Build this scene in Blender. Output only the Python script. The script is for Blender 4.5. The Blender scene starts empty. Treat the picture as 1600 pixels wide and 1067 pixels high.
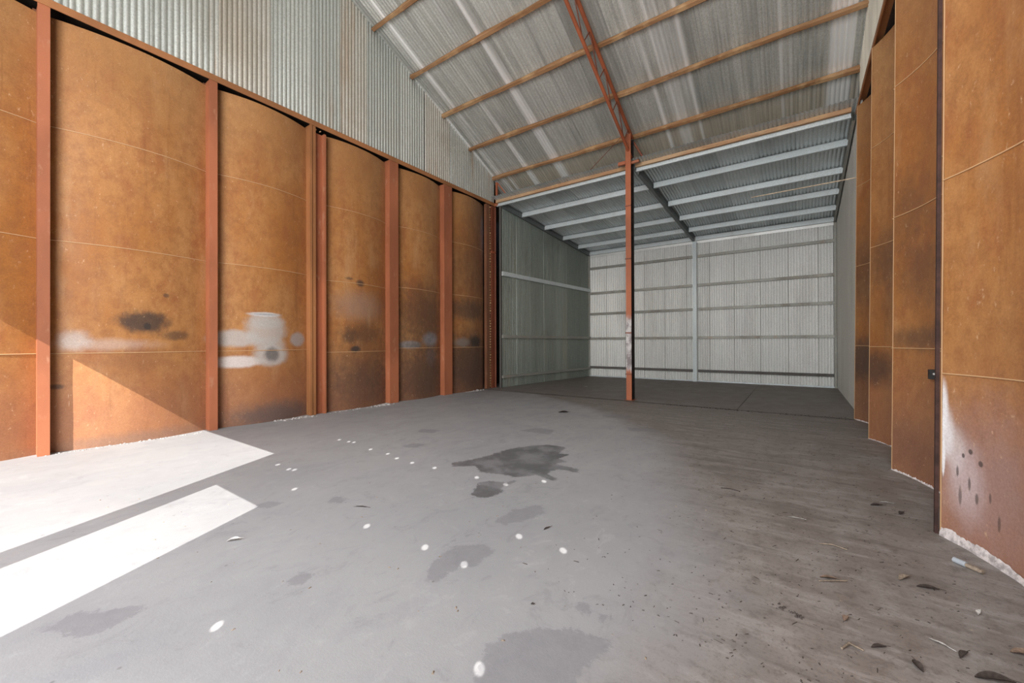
import bpy, math, random
import numpy as np
from mathutils import Vector, Matrix
random.seed(7)
SC = bpy.context.scene
COL = SC.collection
# ------------------------------------------------------------------ camera
CAM_H = 1.4
yaw, pit, rol = math.radians(35.352), math.radians(.1977), math.radians(-.1843)
F = Vector((-math.sin(yaw)*math.cos(pit), math.cos(yaw)*math.cos(pit), math.sin(pit)))
Rv = Vector((math.cos(yaw), math.sin(yaw), 0)); U = Rv.cross(F)
cr, sr = math.cos(rol), math.sin(rol)
R2 = Rv*cr + U*sr; U2 = U*cr - Rv*sr
cam = bpy.data.cameras.new('camera'); camo = bpy.data.objects.new('camera', cam); COL.objects.link(camo)
m = Matrix((R2, U2, -F)).transposed().to_4x4(); m.translation = Vector((0, 0, CAM_H)); camo.matrix_world = m
cam.sensor_width = 36; cam.lens = 36*627.3757/1600; cam.clip_start = .05; cam.clip_end = 200
SC.camera = camo
# ------------------------------------------------------------------ light
w = bpy.data.worlds.new('world'); SC.world = w; w.use_nodes = True
nt = w.node_tree; bg = nt.nodes['Background']
sky = nt.nodes.new('ShaderNodeTexSky'); sky.sky_type = 'NISHITA'; sky.sun_disc = False
sky.sun_elevation = math.radians(37); sky.sun_rotation = math.radians(154); sky.air_density = 1.0
nt.links.new(sky.outputs[0], bg.inputs[0]); bg.inputs[1].default_value = .35
SUN = Vector((-.48, 1, -.83))
sd = bpy.data.lights.new('sun', 'SUN'); sd.energy = 9.8; sd.angle = math.radians(.12); sd.color = (1, .96, .90)
so = bpy.data.objects.new('sun', sd); COL.objects.link(so); so.rotation_euler = SUN.to_track_quat('-Z', 'Y').to_euler()
so.location = (3, -8, 9)
def area(name, loc, tgt, sx, sy, e, c):
    d = bpy.data.lights.new(name, 'AREA'); d.shape = 'RECTANGLE'; d.size = sx; d.size_y = sy; d.energy = e; d.color = c
    o = bpy.data.objects.new(name, d); COL.objects.link(o); o.location = loc
    o.rotation_euler = (Vector(tgt)-Vector(loc)).to_track_quat('-Z', 'Y').to_euler(); return o
area('front_fill', (-1.7, -2.7, 2.3), (-3.4, 8, 6.6), 4.4, 4.2, 500, (.985, .99, 1))  # unseen fill lamp added inside the front wall, tilted up to the roof
area('high_fill', (-2.2, -2.6, 5.2), (-3.2, 11, 3.6), 6.0, 2.2, 560, (.985, .99, 1))  # second added fill lamp, high inside the front wall, brightens the far end
SC.view_settings.view_transform = 'Standard'; SC.view_settings.look = 'None'
SC.view_settings.gamma = 1; SC.view_settings.use_curve_mapping = False
SC.view_settings.exposure = 0.0

# ------------------------------------------------------------------ mesh helpers
def tagit(o, label=None, cat=None, group=None, kind=None):
    if label: o['label'] = label
    if cat: o['category'] = cat
    if group: o['group'] = group
    if kind: o['kind'] = kind
    return o
class MB:
    def __init__(s): s.v = []; s.f = []; s.sm = []
    def add(s, V, Fs, smooth=False):
        b = len(s.v); s.v += [tuple(p) for p in V]
        for f in Fs: s.f.append(tuple(i+b for i in f)); s.sm.append(smooth)
        return s
    def box(s, a, b, bev=0):
        x0, y0, z0 = a; x1, y1, z1 = b
        V = [(x0,y0,z0),(x1,y0,z0),(x1,y1,z0),(x0,y1,z0),(x0,y0,z1),(x1,y0,z1),(x1,y1,z1),(x0,y1,z1)]
        return s.add(V, [(0,3,2,1),(4,5,6,7),(0,1,5,4),(1,2,6,5),(2,3,7,6),(3,0,4,7)])
    def sweep(s, prof, A, B, up=(0,0,1), closed=True, caps=True, smooth=False, n=1, wob=0, rnd=None):
        """prof: 2D outline (side, up) swept from A to B"""
        A = Vector(A); B = Vector(B); d = (B-A).normalized()
        side = d.cross(Vector(up)).normalized(); u = side.cross(d)
        k = len(prof); V = []
        for i in range(n+1):
            P = A.lerp(B, i/n)
            for (p, q) in prof:
                a = b = 0
                if wob: a = rnd.uniform(-wob, wob); b = rnd.uniform(-wob, wob)
                V.append(P + side*(p+a) + u*(q+b))
        Fs = []
        for i in range(n):
            for j in range(k if closed else k-1):
                a = i*k+j; b2 = i*k+(j+1) % k
                Fs.append((a, b2, b2+k, a+k))
        if caps and closed and k <= 8:
            Fs.append(tuple(range(k-1, -1, -1))); Fs.append(tuple(n*k+j for j in range(k)))
        return s.add(V, Fs, smooth)
    def tube(s, A, B, r, k=10, smooth=True):
        prof = [(r*math.cos(2*math.pi*i/k), r*math.sin(2*math.pi*i/k)) for i in range(k)]
        A = Vector(A); B = Vector(B)
        up = (0,0,1) if abs((B-A).normalized().z) < .9 else (0,1,0)
        s.sweep(prof, A, B, up, smooth=smooth, caps=False)
        b = len(s.v)-2*k; s.v += s.v[b:b+2*k]; b += 2*k
        s.f.append(tuple(range(b, b+k))); s.sm.append(False); s.f.append(tuple(range(b+2*k-1, b+k-1, -1))); s.sm.append(False)
        return s
    def path(s, pts, r, k=6):
        for a, b in zip(pts, pts[1:]): s.tube(a, b, r, k)
        return s
    def build(s, name, mat, parent=None, label=None, cat=None, group=None, kind=None, origin=None):
        V = np.array(s.v, dtype=float)
        if parent is not None:
            org = np.array(WORG[parent.name])
        elif origin is not None: org = np.array(origin, float)
        else:
            org = np.array([(V[:,0].min()+V[:,0].max())/2, (V[:,1].min()+V[:,1].max())/2, V[:,2].min()])
        me = bpy.data.meshes.new(name); me.from_pydata([tuple(p) for p in (V-org)], [], s.f); me.update()
        me.polygons.foreach_set('use_smooth', s.sm)
        o = bpy.data.objects.new(name, me); COL.objects.link(o)
        if mat is not None: me.materials.append(mat)
        if parent is not None: o.parent = parent
        else: o.location = org
        WORG[o.name] = tuple(org)
        return tagit(o, label, cat, group, kind)
WORG = {}
def empty(name, loc, label=None, cat=None, group=None, kind=None):
    o = bpy.data.objects.new(name, None); COL.objects.link(o); o.location = loc; o.empty_display_size = .2
    WORG[o.name] = tuple(loc); return tagit(o, label, cat, group, kind)
def fixnormals(o):
    import bmesh
    bm = bmesh.new(); bm.from_mesh(o.data); bmesh.ops.recalc_face_normals(bm, faces=bm.faces); bm.to_mesh(o.data); bm.free()

# ------------------------------------------------------------------ node helpers
class NT:
    def __init__(s, name):
        s.m = bpy.data.materials.new(name); s.m.use_nodes = True; s.t = s.m.node_tree
        s.b = s.t.nodes['Principled BSDF']; s.pos = s.n('ShaderNodeNewGeometry').outputs['Position']
    def n(s, t): return s.t.nodes.new(t)
    def L(s, a, b): s.t.links.new(a, b)
    def put(s, inp, v):
        if isinstance(v, bpy.types.NodeSocket): s.L(v, inp)
        elif v is not None: inp.default_value = v
    def math(s, op, a, b=None, c=None, clamp=False):
        n = s.n('ShaderNodeMath'); n.operation = op; n.use_clamp = clamp
        s.put(n.inputs[0], a); s.put(n.inputs[1], b)
        if c is not None: s.put(n.inputs[2], c)
        return n.outputs[0]
    def vmath(s, op, a, b):
        n = s.n('ShaderNodeVectorMath'); n.operation = op; s.put(n.inputs[0], a); s.put(n.inputs[1], b)
        return n.outputs['Value'] if op in ('LENGTH', 'DISTANCE') else n.outputs[0]
    def noise(s, scale, sc=(1,1,1), detail=4, rough=.55, off=(0,0,0), dist=0, vec=None):
        v = s.vmath('MULTIPLY', vec if vec else s.pos, sc); v = s.vmath('ADD', v, off)
        n = s.n('ShaderNodeTexNoise'); n.inputs['Scale'].default_value = scale; n.inputs['Detail'].default_value = detail
        n.inputs['Roughness'].default_value = rough; n.inputs['Distortion'].default_value = dist; s.L(v, n.inputs['Vector'])
        return n.outputs['Fac']
    def ramp(s, x, lo, hi, a=0., b=1.):
        n = s.n('ShaderNodeMapRange'); n.clamp = True; n.interpolation_type = 'SMOOTHSTEP'
        s.put(n.inputs[0], x); n.inputs[1].default_value = lo; n.inputs[2].default_value = hi
        n.inputs[3].default_value = a; n.inputs[4].default_value = b; return n.outputs[0]
    def mix(s, f, a, b, mode='MIX'):
        n = s.n('ShaderNodeMix'); n.data_type = 'RGBA'; n.blend_type = mode; s.put(n.inputs[0], f)
        s.put(n.inputs[6], (*a, 1) if isinstance(a, tuple) and len(a) == 3 else a)
        s.put(n.inputs[7], (*b, 1) if isinstance(b, tuple) and len(b) == 3 else b); return n.outputs[2]
    def sep(s, v=None):
        n = s.n('ShaderNodeSeparateXYZ'); s.L(v or s.pos, n.inputs[0]); return n.outputs
    def rnd(s): return s.n('ShaderNodeObjectInfo').outputs['Random']
    def attr(s, name):
        n = s.n('ShaderNodeAttribute'); n.attribute_name = name; return n.outputs
    def bump(s, h, st, d=.01):
        n = s.n('ShaderNodeBump'); n.inputs['Strength'].default_value = st; n.inputs['Distance'].default_value = d
        s.L(h, n.inputs['Height']); s.L(n.outputs[0], s.b.inputs['Normal'])
    def out(s, col, rough=.6, metal=0, spec=.5):
        s.put(s.b.inputs['Base Color'], (*col, 1) if isinstance(col, tuple) and len(col) == 3 else col)
        s.put(s.b.inputs['Roughness'], rough); s.put(s.b.inputs['Metallic'], metal)
        s.b.inputs['Specular IOR Level'].default_value = spec; return s.m
    def blotch(s, col, cy, cz, ry, rz, c, st, soft=.5, nz=.35):
        """soft-edged mark of its own shape at (y, z) on a wall plane"""
        yz = s.vmath('MULTIPLY', s.vmath('SUBTRACT', s.pos, (0, cy, cz)), (0, 1/ry, 1/rz))
        d = s.vmath('LENGTH', yz, (0,0,0))
        d = s.math('ADD', d, s.math('MULTIPLY', s.math('SUBTRACT', s._nz, .5), nz*2))
        f = s.ramp(d, 1-soft*.6, 1+soft*.6, st, 0.)
        return s.mix(f, col, c)

def rust_plate(name, marks, tone=1.0, side='L'):
    s = NT(name); s._nz = s.noise(9, (1,1,.8), 5, .6)
    big = s.noise(.9, (1,1,.55), 4, .6, off=(3,1,7)); med = s.noise(3.2, (1,1,.5), 6, .65); fine = s.noise(60, (1,1,1), 3, .7)
    col = s.mix(s.ramp(big, .36, .66), (.43*tone,.170*tone,.044*tone), (.52*tone,.250*tone,.088*tone))
    col = s.mix(s.ramp(s.noise(7.5,(1,1,.8),7,.75,off=(1,9,3)), .40, .66, 0, .55), col, (.30*tone,.118*tone,.040*tone))
    col = s.mix(s.ramp(med, .50, .70, 0, .75), col, (.36*tone,.128*tone,.042*tone))
    col = s.mix(s.ramp(s.noise(2.1,(1,1,.3),5,.6,off=(9,4,2)), .55, .72, 0, .5), col, (.58*tone,.33*tone,.15*tone))
    z = s.sep()[2]
    # higher courses are paler and dustier, lowest course redder
    col = s.mix(s.ramp(z, 3.9, 5.8, 0, .38), col, (.46*tone,.27*tone,.12*tone))
    col = s.mix(s.ramp(z, 1.6, .2, 0, .55), col, (.36*tone,.165*tone,.105*tone))
    st = s.noise(14, (1,1,.05), 4, .6); col = s.mix(s.ramp(st, .58, .72, 0, .3), col, (.25*tone,.09*tone,.03*tone))
    sp = s.noise(26, (1,1,.55), 5, .75, off=(5,5,5))
    for mk in marks: col = s.blotch(col, *mk)
    col = s.mix(s.ramp(sp, .60, .72, 0, .45), col, (.75,.52,.32))
    scr = s.noise(42, (1,1,.07), 2, .5, off=(1,8,2)); scm = s.noise(1.6, (1,1,1), 3, .5, off=(4,4,8))
    scf = s.math('MULTIPLY', s.ramp(scr, .74, .78), s.math('MULTIPLY', s.ramp(scm, .5, .62), s.ramp(z, 2.6, .8)))
    col = s.mix(s.math('MULTIPLY', scf, .6), col, (.8,.6,.42))
    # run marks
    dk = s.noise(5, (1,1,.12), 5, .7, off=(2,7,1)); col = s.mix(s.ramp(dk, .62, .76, 0, .4), col, (.17,.07,.03))
    col = s.mix(s.math('MULTIPLY', s.ramp(fine,.3,.7), .30), col, (.45,.35,.3), 'MULTIPLY')
    s.bump(s.math('ADD', s.math('MULTIPLY', fine, .25), med), .25, .006)
    s.b.inputs['Sheen Weight'].default_value = .06; s.b.inputs['Sheen Roughness'].default_value = .5; s.b.inputs['Sheen Tint'].default_value = (1,.85,.8,1)
    return s.out(col, s.ramp(med, .3, .7, .46, .64), 0, .32)
BK = (.045,.035,.032); GY = (.44,.42,.40); WH = (.80,.80,.82)
Lm = [ # y, z, ry, rz, colour, strength, softness, noise
 (1.30,1.39,.42,.075,(.55,.50,.47),.36,1.2,.5),(.99,1.45,.13,.12,(.5,.47,.45),.6,1.0,.4),(1.62,1.18,.30,.16,(.25,.11,.05),.5,.8,.2),
 (1.67,1.72,.27,.15,BK,.86,.7,.55),(2.03,1.53,.15,.07,BK,.6,.9,.5),(1.70,1.66,.04,.05,BK,.9,.5,.2),(1.92,2.13,.035,.03,BK,.6,.7,.3),(.83,.85,.06,.035,BK,.7,.8,.6),
 (3.32,1.62,.33,.25,GY,.78,.5,.3),(3.32,1.80,.30,.13,GY,.7,.5,.25),(3.36,1.40,.26,.12,GY,.6,.6,.3),(2.85,1.49,.36,.14,GY,.8,.5,.2),(2.87,1.09,.36,.10,(.62,.58,.56),.85,.5,.15),
 (3.40,1.20,.28,.19,GY,.85,.5,.2),(3.40,1.20,.12,.12,(.10,.09,.09),.8,.7,.4),(3.29,1.92,.25,.038,(.55,.56,.57),.8,.6,.2),(3.29,1.92,.21,.014,(.33,.34,.36),.85,.5,.1),
 (3.90,1.48,.15,.13,(.36,.33,.32),.85,.5,.25),
 (5.20,2.20,.55,.30,(.30,.25,.22),.4,1.1,.4),(5.21,2.70,.09,.07,BK,.8,.8,.4),(4.95,2.78,.08,.03,BK,.6,.8,.3),(5.08,1.28,.12,.07,BK,.9,.7,.4),(5.28,1.63,.45,.22,BK,.5,1.2,.6),(4.95,1.55,.15,.15,BK,.5,1,.6),
 (5.20,.40,.80,.55,BK,.55,1.3,.5),(6.62,1.36,.30,.10,(.33,.33,.34),.8,.5,.2),(7.28,1.50,.26,.16,(.48,.50,.56),.85,.9,.3),(7.30,1.05,.18,.22,(.28,.25,.27),.5,1.1,.4),
 (7.0,2.1,.85,.75,BK,.62,1.2,.6),(7.0,.55,.95,.85,BK,.72,1.3,.5),(5.2,1.0,.8,.5,BK,.35,1.3,.6),(8.8,2.35,.85,.28,BK,.65,1,.5),(8.8,.75,.95,.95,BK,.78,1.1,.4),(9.05,1.45,.30,.16,(.02,.02,.02),.8,.8,.3),(8.5,1.42,.26,.12,(.22,.21,.2),.6,.8,.3),(8.8,3.5,.9,.9,BK,.4,1.3,.5),(9.3,5.2,.6,.8,BK,.4,1.3,.5),
 (3.5,.10,.75,.22,(.12,.09,.085),.85,1.2,.5),(1.6,.04,.8,.10,(.20,.13,.10),.6,1.2,.5)]
Rm = [(5.66,2.10,.30,.32,BK,.42,1.3,.7),(5.63,1.43,.45,.12,BK,.55,1.1,.7),(6.3,1.45,.16,.10,BK,.5,1,.6),(5.9,2.75,.35,.35,BK,.35,1.3,.7),
 (7.42,2.55,.38,.35,BK,.5,1.2,.6),(7.2,1.9,.4,.3,BK,.3,1.3,.6),(7.74,1.02,.45,.24,BK,.7,1,.4),(9.3,2.6,.8,.6,BK,.5,1.3,.5),(9.4,1.1,.9,.35,BK,.75,1,.4),(9.2,.5,.9,.6,BK,.35,1.3,.4),
 (5.8,.28,.6,.30,(.16,.08,.06),.5,1.3,.5),(4.9,4.4,.5,.5,(.25,.15,.1),.25,1.3,.6),
 (3.85,.45,.42,.45,(.38,.27,.26),.55,1.3,.5),
 (4.17,.90,.040,.20,WH,.92,.6,.05),(4.14,.74,.05,.16,WH,.75,.9,.08),(4.07,.64,.06,.14,WH,.42,1.1,.1),(4.155,.58,.012,.14,WH,.95,.3,.02),(4.0,.45,.11,.22,(.62,.54,.56),.5,1.1,.3),
 (3.97,.66,.014,.016,BK,.8,.5,.3),(4.02,.62,.010,.016,BK,.8,.5,.3),(3.90,.60,.016,.020,BK,.8,.5,.3),(4.06,.50,.008,.035,BK,.7,.6,.4),(3.98,.44,.008,.04,BK,.7,.6,.4),(3.93,.36,.010,.035,BK,.7,.6,.4),(3.84,.40,.008,.03,BK,.6,.6,.4),(3.78,.26,.010,.05,BK,.6,.6,.4),(4.04,.34,.010,.06,BK,.6,.6,.4)]
M_rustL = rust_plate('rust_plate_left', Lm, .84); M_rustR = rust_plate('rust_plate_right', Rm, .80)

def mk_paint(name, base, worn, z0=None, z1=None, rough=.55, amt=.35):
    s = NT(name); n1 = s.noise(7, (1,1,.4), 6, .7); n2 = s.noise(1.3, (1,1,.4), 4, .6, off=(2,3,4)); fi = s.noise(90, (1,1,1), 2, .6)
    col = s.mix(s.ramp(n2, .35, .65), base, tuple(c*.72 for c in base))
    col = s.mix(s.ramp(n1, .56, .70, 0, amt), col, worn)
    col = s.mix(s.math('MULTIPLY', fi, .25), col, (.2,.1,.06), 'MULTIPLY')
    if z0 is not None:
        z = s.math('ADD', s.sep()[2], s.math('MULTIPLY', s.math('SUBTRACT', n1, .5), .5))
        f = s.math('MULTIPLY', s.ramp(z, z0-.08, z0+.1), s.ramp(z, z1+.08, z1-.1))
        g = s.mix(s.ramp(s.noise(5,(1,1,.6),5,.7,off=(8,1,1)), .42, .6), (.52,.50,.49), (.20,.17,.17))
        col = s.mix(f, col, g)
    s.bump(n1, .25, .004); return s.out(col, rough, 0, .4)
M_post = mk_paint('red_primer', (.43,.148,.070), (.55,.33,.21)); M_col = mk_paint('red_primer_worn', (.44,.135,.058), (.42,.16,.08), .72, 2.0)
M_dkpost = mk_paint('dark_rusty_steel', (.20,.085,.045), (.30,.18,.12)); M_truss = mk_paint('truss_primer', (.44,.125,.055), (.34,.14,.08))
M_plate = mk_paint('rusty_plate_beam', (.40,.17,.066), (.50,.27,.13)); M_cream = mk_paint('cream_paint', (.62,.57,.46), (.42,.36,.28), amt=.3)
M_cream2 = mk_paint('cream_sheet', (.80,.76,.64), (.62,.56,.45), amt=.3); M_brace = mk_paint('dark_red_primer', (.24,.07,.035), (.12,.06,.04))

def mk_timber(name, base, dark):
    s = NT(name); g = s.noise(6, (.12,1,1), 5, .65); h = s.noise(26, (.1,1,1), 4, .7); k = s.noise(2.2, (1,1,1), 4, .6, off=(7,7,2))
    col = s.mix(s.ramp(g, .35, .65), base, dark); col = s.mix(s.ramp(h, .55, .72, 0, .6), col, (.13,.055,.02))
    col = s.mix(s.ramp(k, .5, .7, 0, .45), col, (.62,.42,.22)); s.bump(h, .5, .008); return s.out(col, .8, 0, .2)
M_timber = mk_timber('rough_timber', (.34,.19,.095), (.22,.11,.05)); M_timber2 = mk_timber('eave_timber', (.48,.33,.20), (.38,.21,.11))

def mk_galv(name, a, b, dirt, rust=0.0, metal=.45, rough=.42, streak='y', dz=None, dirtamt=.5, var=.5, flute=0, glare_band=0):
    """zinc sheet: tone differs from sheet to sheet, spangle, dirt streaks along the corrugation"""
    s = NT(name); rnd = s.rnd(); off = s.n('ShaderNodeCombineXYZ'); s.L(s.math('MULTIPLY', rnd, 60), off.inputs[0]); s.L(s.math('MULTIPLY', rnd, 37), off.inputs[2])
    P = s.vmath('ADD', s.pos, off.outputs[0])
    k = {'y': (1,.12,.12), 'z': (1,1,.08)}[streak]
    st = s.noise(3.0, k, 5, .6, vec=P); sp = s.noise(38, (1,1,1), 4, .75); bg = s.noise(.8, (1,.6,.6), 4, .6, off=(3,3,3))
    col = s.mix(s.ramp(s.math('ADD', s.math('MULTIPLY', rnd, var), s.math('MULTIPLY', st, 1-var*.6)), .25, .85), a, b)
    col = s.mix(s.ramp(st, .50, .72, 0, dirtamt), col, dirt)
    col = s.mix(s.ramp(bg, .52, .70, 0, dirtamt), col, dirt)
    col = s.mix(s.math('MULTIPLY', s.ramp(sp, .35, .7), .4), col, tuple(c*.45 for c in a))
    if rust:
        rs = s.noise(2.2, k, 5, .7, off=(11,5,1)); col = s.mix(s.ramp(rs, .54, .74, 0, rust), col, (.42,.23,.10))
    if dz is not None:
        y = s.sep()[1]; nn = s.noise(2.5, (1,1,1), 5, .7)
        f = s.ramp(s.math('ADD', y, nn), dz, dz+.9, 0, .75); col = s.mix(f, col, (.56,.48,.37))
    if flute:
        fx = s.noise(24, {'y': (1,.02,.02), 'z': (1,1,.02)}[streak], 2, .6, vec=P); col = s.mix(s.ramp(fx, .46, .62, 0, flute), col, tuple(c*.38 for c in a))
        fb = s.noise(1.9, {'y': (1,.02,.02), 'z': (1,1,.02)}[streak], 3, .6, off=(17,2,2)); col = s.mix(s.ramp(fb, .54, .64, 0, glare_band), col, (.98,.98,.96))  # near-white bands paint bright reflections into the sheet tone
    s.bump(sp, .08, .002); return s.out(col, s.ramp(st, .3, .7, rough, rough+.2), metal, .5)
M_roof = mk_galv('roof_zinc', (.36,.37,.34), (.76,.77,.72), (.38,.38,.33), metal=.45, rough=.28, dz=10.1, dirtamt=.5, var=.30, flute=.22, glare_band=.85)
M_gable = mk_galv('gable_zinc', (.52,.55,.52), (.68,.71,.67), (.50,.46,.39), metal=.6, rough=.36, rust=.5, streak='z', dirtamt=.35, var=.7)
M_gable2 = mk_galv('gable_zinc_stained', (.55,.53,.46), (.68,.66,.60), (.46,.39,.30), metal=.5, rough=.4, rust=.6, streak='z', dirtamt=.5, var=.3)
M_aroof = mk_galv('annex_roof_zinc', (.50,.55,.55), (.72,.77,.77), (.38,.41,.41), metal=.6, rough=.3, dirtamt=.3)
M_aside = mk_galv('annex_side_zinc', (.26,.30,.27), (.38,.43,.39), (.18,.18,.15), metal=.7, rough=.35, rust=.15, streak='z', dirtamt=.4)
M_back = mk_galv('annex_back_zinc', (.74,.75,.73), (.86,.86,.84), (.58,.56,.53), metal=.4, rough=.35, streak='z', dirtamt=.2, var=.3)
M_purl = mk_galv('purlin_zinc', (.52,.58,.59), (.68,.74,.75), (.45,.46,.44), metal=.2, rough=.4, dirtamt=.3)
M_girt = mk_galv('girt_zinc', (.30,.30,.27), (.42,.42,.38), (.22,.18,.14), metal=.3, rough=.5, rust=.3, dirtamt=.5)
M_girtb = mk_galv('girt_dark', (.10,.095,.09), (.16,.15,.14), (.07,.06,.05), metal=.2, rough=.6, dirtamt=.5)
M_beam = mk_galv('beam_zinc', (.16,.18,.18), (.24,.27,.27), (.10,.10,.10), metal=.3, rough=.5, dirtamt=.4)
M_grey = mk_galv('grey_wall_sheet', (.80,.785,.72), (.88,.865,.80), (.68,.65,.58), metal=0, rough=.7, streak='z', dirtamt=.5, var=.2)
def plain(name, c, r=.7, nz=0, metal=0):
    s = NT(name)
    if nz: c = s.mix(s.ramp(s.noise(nz, (1,1,1), 5, .7), .35, .65), c, tuple(x*.5 for x in c))
    return s.out(c, r, metal, .4)
M_dark = plain('dark_void_board', (.035,.022,.015), .9, 4); M_weld = plain('weld_bead', (.54,.33,.17), .6, 0)
M_weld2 = plain('brown_weld', (.45,.27,.14), .6, 0); M_stiff = plain('gap_shade_stiffener', (.06,.026,.02), .8, 9); M_inner_shade = plain('channel_shade_black', (.022,.016,.014), .8, 9); M_mortar = plain('lime_mortar', (.66,.60,.58), .9, 22); M_rubble = plain('concrete_crumbs', (.46,.43,.41), .95, 25)
M_leaf = plain('dry_leaf', (.24,.165,.12), .8, 60); M_leafd = plain('dark_leaf', (.065,.05,.043), .8, 60); M_pale = plain('pale_scrap', (.70,.69,.66), .6, 40)
M_black = plain('black_plastic', (.014,.013,.013), .5); M_pipe = plain('grey_pipe', (.34,.37,.40), .4, 0); M_twig = plain('dry_twig', (.30,.24,.18), .9, 40)
M_front = plain('front_sheeting', (.42,.43,.41), .7, 3); M_apron = plain('outside_concrete', (.42,.40,.37), .9, 2)
M_batten = plain('pale_batten', (.72,.58,.42), .6, 12)

# ------------------------------------------------------------------ floor
def floor_mat():
    s = NT('concrete_floor')
    sdk = s.attr('stain_dark')['Fac']; sdm = s.attr('stain_mid')['Fac']; dirt = s.attr('dirt')['Fac']
    n0 = s.noise(.55, (1,1,1), 5, .6); n1 = s.noise(2.4, (1,.6,1), 6, .65, dist=.6); n2 = s.noise(11, (1,1,1), 6, .7); n3 = s.noise(120, (1,1,1), 3, .7)
    col = s.mix(s.ramp(n0, .35, .65), (.31,.314,.326), (.35,.352,.36))
    col = s.mix(s.ramp(n1, .48, .68, 0, .42), col, (.285,.285,.30)); col = s.mix(s.ramp(n2, .54, .74, 0, .22), col, (.22,.22,.235))
    n5 = s.noise(5.5, (1,.7,1), 7, .75, dist=1.0, off=(2,2,9)); col = s.mix(s.ramp(n5, .54, .66, 0, .40), col, (.225,.228,.24)); col = s.mix(s.ramp(n5, .44, .32, 0, .35), col, (.44,.44,.45))
    dn = s.math('ADD', dirt, s.math('MULTIPLY', s.math('SUBTRACT', n1, .5), .55)); dn = s.math('ADD', dn, s.math('MULTIPLY', s.math('SUBTRACT', n2, .5), .18))
    brown = s.mix(s.ramp(n1, .36, .66), (.215,.190,.172), (.285,.262,.245))
    sw = s.noise(9, (.22,1,1), 6, .7, dist=.5, vec=s.rot(.35) if hasattr(s,'rot') else None)
    brown = s.mix(s.ramp(sw, .50, .64, 0, .6), brown, (.36,.335,.32))
    sw2 = s.noise(5, (.16,1,1), 6, .72, dist=.6, off=(5,9,0)); brown = s.mix(s.ramp(sw2, .50, .66, 0, .6), brown, (.135,.118,.107))
    brown = s.mix(s.ramp(n2, .50, .68, 0, .6), brown, (.12,.10,.088))
    n4 = s.noise(46, (1,1,1), 4, .8); brown = s.mix(s.ramp(n4, .5, .68, 0, .5), brown, (.10,.085,.075))
    col = s.mix(s.ramp(dn, .18, .85), col, brown)
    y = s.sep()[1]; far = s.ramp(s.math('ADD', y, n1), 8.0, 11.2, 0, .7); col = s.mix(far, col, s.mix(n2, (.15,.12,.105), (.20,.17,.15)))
    # damp and oily patches, each with an outline of its own
    w2 = s.math('MULTIPLY', s.math('SUBTRACT', s.noise(16, (1,1,1), 6, .75, dist=.8), .5), .16)
    w1 = s.math('MULTIPLY', s.math('SUBTRACT', s.noise(7, (1,1,1), 5, .7), .5), .10)
    fm = s.ramp(s.math('ADD', s.math('ADD', sdm, w1), w2), -.012, .012, 1, 0)
    col = s.mix(s.math('MULTIPLY', fm, s.ramp(n2, .2, .8, .8, .45)), col, (.215,.215,.232))
    fd = s.ramp(s.math('ADD', s.math('ADD', sdk, w1), w2), -.008, .008, 1, 0)
    dkc = s.mix(s.ramp(s.noise(3.2,(1,1,1),4,.6,off=(4,1,1)), .4, .62), (.115,.115,.12), (.21,.21,.22))
    col = s.mix(s.math('MULTIPLY', fd, .92), col, dkc)
    # tiny specks
    vo = s.n('ShaderNodeTexVoronoi'); vo.inputs['Scale'].default_value = 9; s.L(s.pos, vo.inputs['Vector'])
    sel = s.ramp(n1, .5, .6); sp = s.math('MULTIPLY', s.ramp(vo.outputs['Distance'], .05, .11, 1, 0), sel); col = s.mix(s.math('MULTIPLY', sp, .55), col, (.13,.12,.12))
    col = s.mix(s.math('MULTIPLY', n3, .22), col, (.22,.21,.20), 'MULTIPLY')
    s.bump(s.math('ADD', n2, s.math('MULTIPLY', n3, .4)), .22, .006)
    rg = s.math('SUBTRACT', s.ramp(n1, .3, .7, .50, .68), s.math('MULTIPLY', fd, .16)); return s.out(col, rg, 0, .35)
big = [(-3.195,3.318),(-3.3,3.42),(-3.173,3.668),(-3.123,4.043),(-3.099,4.361),(-2.95,4.62),(-2.76,4.80),(-2.52,4.80),(-2.45,4.50),(-2.328,4.521),(-2.36,4.30),(-2.205,4.222),(-2.30,4.08),(-1.97,4.05),(-1.92,3.93),(-2.16,3.92),(-2.20,3.74),(-1.98,3.62),(-2.03,3.56),(-2.25,3.62),(-2.40,3.44),(-2.60,3.42),(-2.803,3.344),(-2.90,3.44),(-2.99,3.50),(-3.10,3.40)]
tire = [(-2.47,2.80),(-2.531,2.95),(-2.62,3.10),(-2.55,3.22),(-2.42,3.22),(-2.36,3.36),(-2.30,3.34),(-2.33,3.15),(-2.27,3.02),(-2.22,2.92),(-2.30,2.82),(-2.38,2.74)]
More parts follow.
